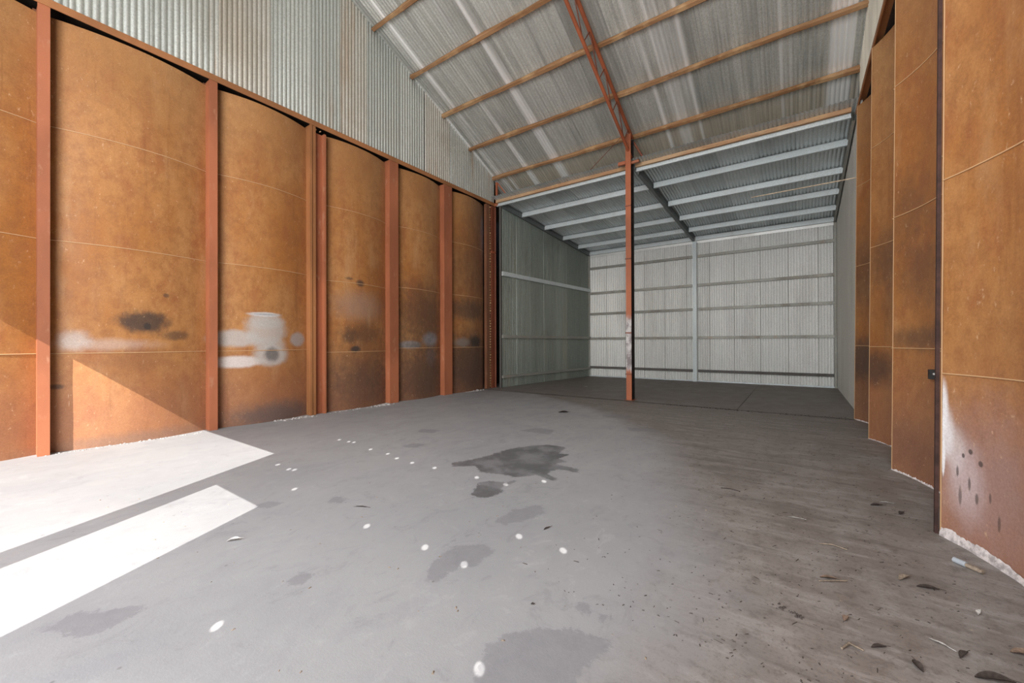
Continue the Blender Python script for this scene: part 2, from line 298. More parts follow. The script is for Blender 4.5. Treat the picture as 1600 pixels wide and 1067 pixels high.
mid = [[(-1.929,2.494),(-1.951,2.743),(-1.82,2.98),(-1.70,2.86),(-1.744,2.623),(-1.834,2.493)],
 [(-1.80,1.62),(-1.90,1.80),(-1.95,1.99),(-1.84,2.12),(-1.74,2.18),(-1.68,2.12),(-1.65,1.93),(-1.74,1.84),(-1.72,1.70)],
 [(-3.02,.28),(-3.08,.38),(-2.90,.58),(-2.83,.64),(-2.78,.52),(-2.76,.40),(-2.88,.34)],
 [(-1.0,.8),(-1.05,1.2),(-1.18,1.45),(-1.13,1.60),(-.944,1.758),(-.80,1.80),(-.707,1.80),(-.75,1.55),(-.66,1.2),(-.55,.8)],
 [(-.97,1.93),(-.96,2.0),(-.91,2.01),(-.88,1.95),(-.92,1.91)],[(-.81,1.90),(-.82,1.96),(-.77,1.98),(-.76,1.92)],
 [(-3.82,1.52),(-3.84,1.68),(-3.70,1.72),(-3.66,1.58)],[(-4.40,3.58),(-4.38,3.80),(-4.2,3.86),(-4.16,3.62)],[(-3.62,5.3),(-3.5,5.62),(-3.16,5.66),(-3.1,5.34)],
 [(-2.2,6.3),(-2.3,6.5),(-1.9,6.65),(-1.7,6.4)],[(-3.4,1.95),(-3.45,2.06),(-3.3,2.10),(-3.28,1.98)],[(-3.0,7.2),(-3.1,7.5),(-2.6,7.6),(-2.5,7.25)],[(-4.9,4.3),(-5.0,4.5),(-4.7,4.6),(-4.6,4.4)],[(-2.45,1.15),(-2.5,1.25),(-2.38,1.3),(-2.35,1.18)],[(-1.97,1.9),(-2.0,2.05),(-1.93,2.3),(-1.97,2.1)]]
def sdf(X, Y, poly):
    P = np.array(poly); d = np.full(X.shape, 1e9); ins = np.zeros(X.shape, bool)
    for i in range(len(P)):
        a, b = P[i], P[(i+1) % len(P)]; e = b-a; wx, wy = X-a[0], Y-a[1]
        t = np.clip((wx*e[0]+wy*e[1])/(e@e), 0, 1); d = np.minimum(d, np.hypot(wx-t*e[0], wy-t*e[1]))
        c = (a[1] > Y) != (b[1] > Y)
        with np.errstate(divide='ignore', invalid='ignore'): xi = (b[0]-a[0])*(Y-a[1])/(b[1]-a[1]+1e-12)+a[0]
        ins ^= c & (X < xi)
    return np.where(ins, -d, d)
def grid_mesh(name, xs, ys, zf, mat, attrs):
    X, Y = np.meshgrid(xs, ys); n, k = X.shape
    V = np.stack([X.ravel(), Y.ravel(), zf(X, Y).ravel()], 1)
    I = np.arange(n*k).reshape(n, k); Fq = np.stack([I[:-1,:-1], I[:-1,1:], I[1:,1:], I[1:,:-1]], -1).reshape(-1, 4)
    me = bpy.data.meshes.new(name); me.vertices.add(len(V)); me.vertices.foreach_set('co', V.ravel())
    me.loops.add(Fq.size); me.loops.foreach_set('vertex_index', Fq.ravel().astype(np.int32))
    me.polygons.add(len(Fq)); me.polygons.foreach_set('loop_start', np.arange(0, Fq.size, 4, dtype=np.int32))
    me.update(calc_edges=True); me.validate()
    me.polygons.foreach_set('use_smooth', np.ones(len(Fq), bool))
    for k2, fn in attrs.items():
        a = me.attributes.new(k2, 'FLOAT', 'POINT'); a.data.foreach_set('value', fn(X, Y).ravel().astype(np.float32))
    me.materials.append(mat); o = bpy.data.objects.new(name, me); COL.objects.link(o); WORG[o.name] = (0,0,0); return o
def dirtf(X, Y):
    # swept edge of the dusty right-hand side
    edge = np.interp(Y, [0,1.2,2.0,2.6,3.2,4.2,6,8,9.4,12], [-.70,-.72,-.45,-.45,-.65,-.95,-1.6,-3.6,-6,-8])
    return np.clip(.5+(X-edge)*.75, 0, 1)
def zfl(X, Y): return np.zeros_like(X)
attrs = {'stain_dark': lambda X, Y: np.clip(np.minimum(sdf(X,Y,big), sdf(X,Y,tire)+.01), -.5, .5),
         'stain_mid': lambda X, Y: np.clip(np.minimum.reduce([sdf(X,Y,p) for p in mid]), -.5, .5), 'dirt': dirtf}
CY = 9.42
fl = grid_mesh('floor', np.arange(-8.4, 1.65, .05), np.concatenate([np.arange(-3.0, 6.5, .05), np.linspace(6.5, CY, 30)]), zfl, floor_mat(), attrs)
M_floor = fl.data.materials[0]; tagit(fl, kind='structure')
def slab(name, x0, x1, y0, y1, z):
    o = grid_mesh(name, np.linspace(x0, x1, 20), np.linspace(y0, y1, 20), lambda X, Y: np.full_like(X, z), M_floor,
        {'stain_dark': lambda X, Y: np.full_like(X, .5), 'stain_mid': lambda X, Y: np.full_like(X, .5), 'dirt': lambda X, Y: np.ones_like(X)})
    o.parent = fl; return o
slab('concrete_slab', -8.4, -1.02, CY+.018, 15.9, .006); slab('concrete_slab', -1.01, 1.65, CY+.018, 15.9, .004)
b = MB(); b.box((-8.4, CY-.01, -.05), (1.65, CY+.03, -.012)); b.build('joint_filler', M_black, fl)
b = MB(); b.box((-1.03, CY, -.05), (-1.0, 15.9, -.008)); b.build('joint_filler', M_black, fl)
b = MB(); b.box((-30, -40, -.06), (30, 40, -.052)); b.build('ground', M_apron, kind='structure', origin=(0,0,0))
b = MB(); b.box((-14, -16, -.05), (9, -3.05, -.005)); b.build('apron', M_apron, kind='structure')

# ------------------------------------------------------------------ bin walls
XL = -7.71
def plateseg(Y0, Y1, z0, z1, X0, sag, leanx=0, leany=0, ny=14, nz=2, th=.006, dent=0, rnd=None, zslope=0):
    """one curved steel plate: chord Y0..Y1 at X0, middle displaced by sag along +X"""
    V = []
    for side in (0, 1):
        for j in range(nz+1):
            z = z0+(z1-z0)*j/nz
            for i in range(ny+1):
                t = i/ny; y = Y0+(Y1-Y0)*t; u = 2*t-1; x = X0+sag*(1-u*u)+leanx*z
                if dent and 0 < i < ny: x += dent*math.sin(3.1*z+5*t+rnd)*math.sin(math.pi*t)+dent*.6*math.sin(7.3*z-9*t+2*rnd)*math.sin(math.pi*t)
                V.append((x - (th if side else 0)*(1 if side else 0), y+leany*z, z))
    k = ny+1; N = k*(nz+1); Fs = []; sm = []
    for j in range(nz):
        for i in range(ny):
            a = j*k+i; Fs.append((a, a+1, a+1+k, a+k)); Fs.append((N+a, N+a+k, N+a+1+k, N+a+1))
    M = len(V); row0 = [V[i] for i in range(k)]+[V[N+i] for i in range(k)]; row1 = [V[nz*k+i] for i in range(k)]+[V[N+nz*k+i] for i in range(k)]
    V = V+row0+row1
    for i in range(ny):
        Fs.append((M+i, M+k+i, M+k+i+1, M+i+1)); a = M+2*k+i; Fs.append((a, a+1, a+k+1, a+k))
    return V, Fs
def weldline(Y0, Y1, z, X0, sag, leanx=0, leany=0, r=.007, off=.002, rnd=0, dent=0, nn=14):
    pts = []
    for i in range(nn+1):
        t = i/nn; y = Y0+(Y1-Y0)*t; u = 2*t-1; x = X0+sag*(1-u*u)+leanx*z+off
        if dent: x += dent*math.sin(3.1*z+5*t+rnd)*math.sin(math.pi*t)+dent*.6*math.sin(7.3*z-9*t+2*rnd)*math.sin(math.pi*t)
        pts.append((x, y+leany*z, z))
    return pts
wl = empty('wall_left', (XL, 3.5, 0), kind='structure')
Lb = [(-3.0,-1.3),(-1.15,.67),(.74,2.47),(2.54,4.13),(4.40,5.99),(6.19,7.77),(8.02,9.58)]
Lz = [0, 1.28, 2.75, 4.22, 5.64]
for n, (a, c) in enumerate(Lb):
    for j in range(4):
        dz = .0 if n != 4 else -.06
        z0 = Lz[j]+(dz if j in (1,2) else 0); z1 = Lz[j+1]+(dz if j in (0,1) else 0)
        mb = MB(); mb.add(*plateseg(a-.03, c+.03, z0+(.004 if j else -.01), z1-.002, XL-.19, .175, dent=.006, rnd=n*2.2, nz=6), smooth=True)
        mb.build('steel_plate', M_rustL, wl)
        if j: mb = MB(); mb.path(weldline(a-.03, c+.03, z0, XL-.19, .175, rnd=n*2.2, dent=.006, off=.004), .006, 5); mb.build('weld_seam', M_weld, wl)
# gable sheeting above the left bins
def zr(y): return 6.57+.442*(10-y) if y > 3.5 else 6.57+.442*(10-3.5)-.442*(3.5-y)
def corr_sheet(name, mat, parent, o, u, v, nrm, wdt, len0, len1, pitch=.0762, amp=.0125, seg=10, lenf=None, nl=1, cusp=0, **kw):
    """corrugated sheet: origin o, u across, v along the flutes, nrm normal. lenf(s) -> (start,end) along v"""
    o = Vector(o); u = Vector(u).normalized(); v = Vector(v).normalized(); nrm = Vector(nrm).normalized()
    ns = max(2, int(round(wdt/pitch*seg))); V = []; Fs = []
    for i in range(ns+1):
        s_ = wdt*i/ns; h = amp*(math.cos(2*math.pi*s_/pitch) if not cusp else cusp*(2*abs(math.sin(math.pi*s_/pitch))**.65-1))
        l0, l1 = lenf(s_) if lenf else (len0, len1)
        for j in range(nl+1): V.append(o+u*s_+v*(l0+(l1-l0)*j/nl)+nrm*h)
    k = nl+1
    for i in range(ns):
        for j in range(nl): a = i*k+j; Fs.append((a, a+k, a+k+1, a+1))
    mb = MB(); mb.add(V, Fs, True); return mb.build(name, mat, parent, **kw)
sheets = [-3.0,-2.24,-1.48,-.72,.04,.92,1.72,2.587,3.396,4.10,4.75,5.40,6.27,7.13,8.06,8.95,9.96]
for i, (a, c) in enumerate(zip(sheets, sheets[1:])):
    gap = .03 if abs(c-7.13) < .01 or abs(c-8.06) < .01 else -.03
    corr_sheet('corrugated_sheet', M_gable2 if a in (2.587, 4.75, 7.13) else M_gable, wl, (XL-.07+(.004 if i % 2 else 0), a, 5.74), (0,1,0), (0,0,1), (1,0,0), c-a-gap, 0, 1, cusp=1, lenf=lambda s_, a=a: (0, zr(a+s_)-5.72))
b = MB(); b.box((-8.45,-3.05,0),(-8.40,16,10)); b.build('outer_lining', M_dark, wl)
b = MB(); b.box((-8.40,-3.0,5.80),(XL-.10,10,5.83)); b.build('dust_lid', M_dark, wl)
# right bins (scalloped the other way)
wr = empty('wall_right', (.85, 3.5, 0), kind='structure')
cusps = [-1.3,.50,2.34,4.17,6.0,7.73,9.5]
XR = .845; LX, LY = .0125, .012
Rz = [0,1.33,2.76,4.20,5.67]
for n, (a, c) in enumerate(zip(cusps, cusps[1:])):
    zz = [0,1.17,2.57,4.05,5.67] if n == 2 else Rz
    for j in range(4):
        lo = a+.03 if n != 2 else a
        mb = MB(); V, Fs = plateseg(lo, c-.012, zz[j]+(.004 if j else -.01), zz[j+1]-.002, XR, .245, LX, LY, ny=18, nz=8, th=-.006, dent=.009, rnd=n*1.7)
        mb.add(V, Fs, True); mb.build('steel_plate', M_rustR, wr)
        if j: mb = MB(); mb.path(weldline(lo, c-.012, zz[j], XR, .245, LX, LY, off=-.004, rnd=n*1.7, dent=.009, nn=18), .0055, 5); mb.build('weld_seam', M_weld, wr)
    # vertical cusp bead and stiffener behind the joint
    mb = MB(); pts = [(XR+LX*z-.004, c-.008+LY*z+random.uniform(-.002,.002), z) for z in np.linspace(0, 5.67, 40)]
    mb.path(pts, .0045, 5); mb.build('weld_seam', M_weld2, wr)
    if c == 4.17: mb = MB(); mb.sweep([(0,0),(.02,0),(.02,.03),(0,.03)], (XR-.010, c+.012, 0), (XR-.010+LX*5.67, c+.012+LY*5.67, 5.67), (0,1,0)); mb.build('stiffener', M_stiff, wr)  # near-black colour paints the shade of the gap beside this joint
b = MB(); b.box((1.62,-3.05,0),(1.67,16,10)); b.build('outer_lining', M_dark, wr)
rs = [-3.0+.78*i for i in range(17)]+[9.96]
for i, (a, c) in enumerate(zip(rs, rs[1:])):
    corr_sheet('corrugated_sheet', M_cream2, wr, (1.0, a, 5.76), (0,1,0), (0,0,1), (1,0,0), c-a+.03, 0, 1, lenf=lambda s_, a=a: (0, zr(a+s_)-5.74))
b = MB(); b.box((1.03,-1.3,5.72),(1.60,10,5.75)); b.build('dust_lid', M_dark, wr)
b = MB(); b.box((1.20,-1.3,4.6),(1.24,9.6,5.72)); b.build('backing_board', mk_timber('backing_timber', (.16,.085,.04), (.09,.045,.02)), wr)
# mortar fillet along the foot of the right bins
rr = random.Random(3)
for n, (a, c) in enumerate(zip(cusps, cusps[1:])):
    if n < 1: continue
    mb = MB(); V = []; Fs = []; N = 150
    for i in range(N+1):
        t = i/N; y = a+.03+(c-a-.04)*t; u = 2*t-1; x = XR+.245*(1-u*u); wv = .5+.35*math.sin(t*23+n)+.25*math.sin(t*61)
        thick = {2:.012, 3:.010}.get(n, .008)*(.6+.6*wv); h = (np.interp(t,[0,.3,.5,.8,.97,1],[.008,.012,.035,.06,.085,.08])*(.7+.3*wv+rr.uniform(-.08,.12))) if n == 2 else .014*rr.uniform(.3,1.6)
        V += [(x-.004-thick, y, 0), (x-.004-thick*.5, y, h*.6), (x-.001, y, h), (x+.004, y, 0)]
    for i in range(N):
        q = i*4; Fs += [(q,q+4,q+5,q+1),(q+1,q+5,q+6,q+2),(q+2,q+6,q+7,q+3)]
    mb.add(V, Fs); mb.build('mortar_fillet', M_mortar, wr)

# ------------------------------------------------------------------ roof of the main hall
ce = empty('ceiling', (-3.4, 3.5, 6.5), kind='structure')
sl = Vector((0, -1, .442)).normalized(); LN = (11.2-3.5)/abs(sl.y)
nr = Vector((0, .442, 1)).normalized()
x = -8.4; i = 0
while x < 1.6:
    wd = min(.762, 1.62-x)
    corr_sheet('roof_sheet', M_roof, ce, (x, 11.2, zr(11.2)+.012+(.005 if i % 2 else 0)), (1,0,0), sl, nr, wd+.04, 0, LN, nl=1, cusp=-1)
    s2 = Vector((0, -1, -.442)).normalized()
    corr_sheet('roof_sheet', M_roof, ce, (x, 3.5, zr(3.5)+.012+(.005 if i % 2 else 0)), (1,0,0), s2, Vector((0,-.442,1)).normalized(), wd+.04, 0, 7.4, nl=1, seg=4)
    x += wd; i += 1
# end closures
corr_sheet('corrugated_sheet', M_gable, ce, (-8.4, 11.15, 5.6), (1,0,0), (0,0,1), (0,1,0), 10.0, 0, .55, seg=4)

# ------------------------------------------------------------------ annex shell
ALx0, ALx1, AY0, AY1 = -7.52, -7.07, 10.02, 15.56
ARx0, ARx1 = .955, .992
def za(y): return 5.80-.115*(y-10.04)
wal = empty('wall_left', (ALx0, AY0, 0), kind='structure')
uL = Vector((ALx1-ALx0, AY1-AY0, 0)); LL = uL.length; uL.normalize(); nL = Vector((uL.y, -uL.x, 0))
k = 0; s_ = 0
while s_ < LL-.01:
    wd = min(.762, LL-s_); P = Vector((ALx0, AY0, 0))+uL*s_
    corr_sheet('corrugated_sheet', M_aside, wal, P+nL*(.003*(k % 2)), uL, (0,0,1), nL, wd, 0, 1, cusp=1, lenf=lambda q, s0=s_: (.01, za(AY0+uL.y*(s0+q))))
    s_ += wd; k += 1
wb = empty('wall_back', (-3, AY1, 0), kind='structure'); x = ALx1; k = 0
while x < ARx1-.01:
    wd = min(.762, ARx1-x)
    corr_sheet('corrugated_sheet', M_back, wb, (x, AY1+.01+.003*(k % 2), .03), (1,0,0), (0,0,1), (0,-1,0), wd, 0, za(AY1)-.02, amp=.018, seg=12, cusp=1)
    x += wd; k += 1
b = MB(); b.box((ALx1, AY1-.05, 0), (ARx1, AY1-.015, .05)); b.build('base_angle', M_purl, wb)
b = MB(); b.box((ALx1, AY1-.03, 4.93), (ARx1, AY1-.018, 5.02)); b.build('head_flashing', M_back, wb)
war = empty('wall_right', (ARx0, AY0, 0), kind='structure')
ys = [9.5,10.7,11.9,13.1,14.3,15.56]
for a, c in zip(ys, ys[1:]):
    xa = ARx0+(ARx1-ARx0)*(a-10)/5.56; xc = ARx0+(ARx1-ARx0)*(c-10)/5.56
    mb = MB(); V = [(xa,a,0),(xc,c-.008,0),(xc,c-.008,za(c)),(xa,a,za(a)),(xa+.03,a,0),(xc+.03,c-.008,0),(xc+.03,c-.008,za(c)),(xa+.03,a,za(a))]
    mb.add(V, [(0,3,2,1),(4,5,6,7),(0,4,7,3),(1,2,6,5),(3,7,6,2),(0,1,5,4)]); mb.build('wall_panel', M_grey, war)
    for q in ():   # standing ribs
        y = a+(c-a)*q/8; xq = ARx0+(ARx1-ARx0)*(y-10)/5.56
        mb = MB(); mb.box((xq-.008, y-.012, .01), (xq+.001, y+.012, za(y)-.01)); mb.build('rib', M_grey, war)
ca = empty('ceiling', (-3.2, 12.8, 5.5), kind='structure')
vA = Vector((0, 1, -.115)).normalized(); x = -7.62; k = 0
while x < 1.05:
    wd = min(.762, 1.07-x)
    corr_sheet('roof_sheet', M_aroof, ca, (x, 9.62, za(9.62)+.014+(.004 if k % 2 else 0)), (1,0,0), vA, (0,.115,1), wd+.03, 0, 6.2, amp=.0135, cusp=-1)
    x += wd; k += 1
b = MB(); b.box((ALx0-.9, 16.0, 0), (1.7, 16.05, 6)); b.build('outer_lining', M_dark, wb)

# ------------------------------------------------------------------ front wall (behind the camera) with its doorway and nail holes
spots = [(-1.119,1.327),(-1.722,1.896),(-2.087,1.902),(-1.646,2.4),(-1.291,2.408),(-2.693,1.866),(-2.353,.779),(-3.322,3.173),(-3.68,3.159),(-3.977,3.175),(-4.232,3.239),(-4.599,3.246),(-5.12,3.342),(-5.214,3.322),(-5.433,3.309),(-5.755,4.625),(-5.859,4.623),(-3.373,4.637),(-2.724,3.198),(-2.355,3.202),(-2.09,3.497),(-4.903,2.221),(-4.628,2.212),(-4.551,2.237),(-3.951,1.942)]
YF = -3.0
cu = bpy.data.curves.new('fw', 'CURVE'); cu.dimensions = '2D'; cu.fill_mode = 'BOTH'
def spl(pts):
    s = cu.splines.new('POLY'); s.points.add(len(pts)-1); s.use_cyclic_u = True
    for p, (a, c) in zip(s.points, pts): p.co = (a, c, 0, 1)
XE = 1.68
spl([(-8.45,0),(-7.45,0),(-7.45,4.50),(-2.836,4.50),(-2.836,0),(-2.53,0),(-2.53,3.78),(-1.60,3.78),(-1.60,0),(XE,0),(XE,6.62),(-8.45,6.62)])
for (sx, sy) in spots:
    t = (sy-YF); hx, hz = sx+.48*t, .83*t; r = .028
    spl([(hx+r*math.cos(2*math.pi*q/12), hz+r*math.sin(2*math.pi*q/12)) for q in range(12)])
tmp = bpy.data.objects.new('fw', cu); COL.objects.link(tmp); dg = bpy.context.evaluated_depsgraph_get()
me = bpy.data.meshes.new_from_object(tmp.evaluated_get(dg)); bpy.data.objects.remove(tmp)
fw = bpy.data.objects.new('wall_front', me); COL.objects.link(fw); me.materials.clear(); me.materials.append(M_front)
fw.rotation_euler = (math.pi/2, 0, 0); fw.location = (0, YF, 0); tagit(fw, kind='structure'); WORG[fw.name] = (0, YF, 0)

# ------------------------------------------------------------------ steel posts of the left wall
def cprof(w_, h_, t_=.006, lip=0):   # C section, open towards +side
    return [(0,0),(w_,0),(w_,t_),(t_,t_),(t_,h_-t_),(w_,h_-t_),(w_,h_),(0,h_)]
def left_post(Y0, Y1, label, double=False):
    P = empty('steel_post', (XL-.1, (Y0+Y1)/2, 0), label, 'post', 'painted steel posts between the left wall plates')
    zt = 5.675
    if not double:
        mb = MB(); mb.box((XL-.012, Y0, 0), (XL, Y1, zt)); mb.build('flange', M_post, P)
        mb = MB(); mb.box((XL-.24, Y0+.006, 0), (XL-.012, Y0+.016, zt)); mb.build('web', M_post, P)
        mb = MB(); mb.box((XL-.25, Y0-.025, 0), (XL-.19, Y0+.006, zt)); mb.build('rear_angle', M_dkpost, P)
    else:
        mb = MB(); mb.box((XL-.02, Y0, 0), (XL, Y0+.045, zt)); mb.box((XL-.022, Y0+.06, 0), (XL-.003, Y0+.115, zt)); mb.box((XL-.25,Y0+.01,0),(XL-.02,Y0+.02,zt)); mb.build('flange', M_plate, P)
        mb = MB(); mb.box((XL-.10, Y0+.115, 0), (XL-.09, Y1-.04, zt-.08)); mb.build('web', M_post, P)
        mb = MB(); mb.box((XL-.10, Y1-.04, 0), (XL, Y1, zt-.08)); mb.build('edge_flange', M_post, P)
        for q in (.15, .24):
            mb = MB(); mb.tube((XL-.09, Y0+q, zt-.03), (XL-.05, Y0+q, zt-.03), .012, 6); mb.build('bolt', M_weld, P)
    mb = MB(); yy = Y0-.003; pts = []
    rr2 = random.Random(int(Y0*100))
    for q in range(26):
        z = .1+q*.215; 
        mb.box((XL-.205, yy-.012, z), (XL-.19+.004, yy, z+rr2.uniform(.04,.13)))
    mb.build('stitch_weld', M_weld, P, kind='stuff'); return P
left_post(.656,.762,'orange painted steel post at the far left edge, its foot in full sunlight')
left_post(2.452,2.566,'orange painted steel post where the sunlit triangle on the wall ends')
left_post(4.096,4.421,'wide double steel post with a recessed red web, right of the white paint patches', True)
left_post(5.965,6.217,'red painted steel post right of the small black burn marks, rubble at its foot')
left_post(7.736,8.04,'narrow red steel post left of the darkest sooty plate')
P = empty('steel_post', (XL-.1, 9.65, 0), 'brown rusted post with a ragged weld edge ending the row of plates', 'post')
mb = MB(); mb.box((XL-.10, 9.546, 0), (XL-.005, 9.70, 5.66)); mb.build('flange', M_dkpost, P)
mb = MB(); 
for q in range(70):
    z = .05+q*.08; mb.box((XL-.03, 9.70, z), (XL-.004+random.uniform(-.01,.01), 9.725+random.uniform(0,.03), z+.05))
mb.build('ragged_weld', M_weld, P, kind='stuff')
P = empty('corner_column', (XL, 9.93, 0), 'dark rusty corner column in two lengths beside the annex opening', 'post')
for z0, z1 in ((0,4.22),(4.25,5.66)):
    mb = MB(); mb.box((XL-.08, 9.80, z0), (XL-.005, 9.95, z1)); mb.build('shaft', M_brace, P)
mb = MB(); mb.box((XL-.09, 9.78, 4.20), (XL+.01, 9.97, 4.25)); mb.build('splice_plate', M_truss, P)
mb = MB(); mb.tube((XL-.02, 10.0, 0), (XL-.02, 10.0, 5.66), .03, 10); mb.build('pipe', M_brace, P)
mb = MB(); mb.tube((XL+.06, 9.98, 5.72), (XL+.06, 9.98, 6.42), .038, 10); mb.build('upper_stub', M_truss, P)
mb = MB(); mb.tube((XL-.05, 9.97, 5.72), (XL+.12, 9.97, 5.72), .045, 10); mb.build('collar', M_post, P)
b = MB(); b.tube((XL+.09, 10.0, 6.40), (XL+.38, 10.30, 5.88), .022, 8); b.build('knee_brace', M_truss, label='short red diagonal brace under the roof at the far left corner', cat='brace')
b = MB(); b.sweep([(0,0),(.012,0),(.012,.10),(0,.10)], (XL+.0, -3.0, 5.672), (XL+.0, 10.0, 5.672)); b.box((XL-.10,-3.0,5.762),(XL,10.0,5.772))
b.build('wall_plate', M_plate, label='long rusty steel rail capping the row of curved plates on the left', cat='rail')
b = MB(); b.box((XR+.075,-1.3,5.675),(XR+.09,9.9,5.74)); b.box((XR+.075,-1.3,5.735),(1.10,9.9,5.747))
b.build('wall_plate', M_plate, label='rusty steel rail under the cream gable above the right plates', cat='rail')

# ------------------------------------------------------------------ timber purlins of the main roof
XT = -3.32
rt = random.Random(5)
def timber(x0, x1, y, label):
    z = zr(y)-.012; n = max(6, int((x1-x0)/.25)); V = []; ph = rt.uniform(0, 6)
    mb = MB(); hw = .042; hh = .085
    N = Vector((0,.442,1)).normalized(); T = Vector((0,1,-.442)).normalized()
    for i in range(n+1):
        xx = x0+(x1-x0)*i/n; dw = .010*math.sin(xx*2.1+ph)+rt.uniform(-.006,.006); dh = .012*math.sin(xx*1.4+ph*2)+rt.uniform(-.008,.008)
        C = Vector((xx, y, z))
        for (p, q) in ((-hw-dw,0),(hw+dw,0),(hw+dw*.6,-hh*.82-dh),(hw*.8,-hh-dh),(-hw*.8,-hh-dh*.7),(-hw-dw*.5,-hh*.8)):
            V.append(C+T*p+N*q)
    Fs = []
    for i in range(n):
        for j in range(6): a = i*6+j; c = i*6+(j+1) % 6; Fs.append((a, a+6, c+6, c))
    Fs.append(tuple(range(6))); Fs.append(tuple(n*6+5-j for j in range(6)))
    mb.add(V, Fs); mb.build('timber_purlin', M_timber, label=label, cat='purlin', group='rough timber purlins under the main roof')
ordn = ['lowest', 'second lowest', 'third from the bottom', 'fourth from the bottom', 'fifth from the bottom', 'sixth from the bottom']
for q, y in enumerate([9.94, 8.84, 7.76, 6.68, 5.58, 4.48]):
    timber(XL-.05, XT-.01, y, f'rough brown timber roof purlin left of the red truss, {ordn[q]}')
    timber(XT+.0, 1.0, y+.02, f'rough brown timber roof purlin right of the red truss, {ordn[q]}')

# ------------------------------------------------------------------ lattice truss and centre column
T = empty('lattice_truss', (XT, 9.75, 5.9), 'red tubular lattice truss climbing the roof slope from the centre column', 'truss')
def zt(y): return zr(y)-.155
def zb(y): return zr(y)-.69
mb = MB(); mb.tube((XT, 9.86, zt(9.86)), (XT, 3.5, zt(3.5)), .040, 12); mb.build('top_chord', M_truss, T)
mb = MB(); mb.tube((XT, 9.80, zb(9.80)), (XT, 3.5, zb(3.5)), .036, 12); mb.build('bottom_chord', M_truss, T)
nd = [9.60,8.86,8.12,7.38,6.64,5.90,5.16,4.42]
for y in nd:
    mb = MB(); mb.tube((XT, y, zt(y)), (XT, y-.30, zb(y-.30)), .012, 8); mb.build('web_bar', M_brace, T)
    mb = MB(); mb.tube((XT, y-.30, zb(y-.30)), (XT, y-.74, zt(y-.74)), .012, 8); mb.build('web_bar', M_brace, T)
C = empty('centre_column', (XT, 9.69, 0), 'tall red steel column in the middle of the hall, paint worn grey at chest height', 'post')
cx0, cx1, cy0, cy1 = XT-.066, XT+.066, 9.57, 9.80
mb = MB(); mb.box((cx0, cy0, 0), (cx1, cy0+.012, 6.46)); mb.build('flange', M_col, C)
mb = MB(); mb.box((cx0, cy1-.012, 0), (cx1, cy1, 6.40)); mb.build('flange', M_inner_shade, C)  # near-black on rear flange and web paints in the shade of the channel
mb = MB(); mb.box((cx0, cy0+.012, 0), (cx0+.012, cy1-.012, 6.42)); mb.build('web', M_inner_shade, C)
for z in (4.70, 3.42, 1.62, .62):
    mb = MB(); mb.box((cx0-.012, cy0-.014, z), (cx1+.002, cy0, z+.028)); mb.build('cleat', M_brace, C)
mb = MB(); mb.box((cx0-.05, cy0-.05, 0), (cx1+.05, cy1+.03, .010)); mb.build('base_plate', M_brace, C)
mb = MB(); mb.box((cx0-.18, cy0-.02, 5.74), (cx0, cy0+.06, 5.82)); mb.build('bracket_arm', M_col, C)
mb = MB(); mb.tube((cx1-.02, cy0+.10, 5.78), (cx1+.17, cy0+.10, 5.79), .038, 10); mb.build('bracket_arm', M_post, C)
b = MB(); b.tube((XT-.06, 9.45, 6.42), (-4.55, 9.92, 5.93), .007, 6); b.build('tie_rod', M_brace, label='thin diagonal steel tie rod between the truss foot and annex roof edge', cat='rod')
b = MB(); b.tube((XT+.05, 9.84, 6.35), (XT+.30, 9.95, 5.86), .026, 8); b.build('knee_brace', M_brace, label='short dark brace right of the centre column head', cat='brace')

# ------------------------------------------------------------------ annex framing
def zpb(y): return za(y)-.15
def annex_purlin(x0, x1, y, label, h=.145, mat=None, name='steel_purlin', w_=.055):
    # Z/C section: web facing the hall with flanges
    z = za(y)-h-.004; mb = MB()
    mb.box((x0, y-.003, z), (x1, y, z+h)); mb.box((x0, y, z), (x1, y+w_, z+.003)); mb.box((x0, y, z+h-.003), (x1, y+w_, z+h)); mb.box((x0, y-.022, z), (x1, y-.003, z+.004)); mb.box((x0, y-.02, z+h-.004), (x1, y-.003, z+h))
    o = mb.build(name, mat or M_purl, label=label, cat='purlin', group='zinc purlins under the annex roof')
    for xx in (x0+.08, x1-.08):
        for zz in (.045, .10):
            bb = MB(); bb.tube((xx, y-.012, z+zz), (xx, y-.003, z+zz), .010, 6); bb.build('bolt', M_pale, o)
    return o
def bx_(y): return -3.21+(-2.975+3.21)*(y-10.04)/5.46    # centre beam line
on = ['nearest the hall', 'second from the hall', 'third from the hall', 'fourth from the hall', 'fifth, against the back wall']
for q, y in enumerate([11.0, 12.27, 13.45, 14.55, 15.48]):
    xl = ALx0+(ALx1-ALx0)*(y-AY0)/5.54+.02; xr = .94
    annex_purlin(xl, bx_(y)-.05, y, f'galvanised annex roof purlin left of the dark beam, {on[q]}')
    annex_purlin(bx_(y)+.05, xr, y, f'galvanised annex roof purlin right of the dark beam, {on[q]}')
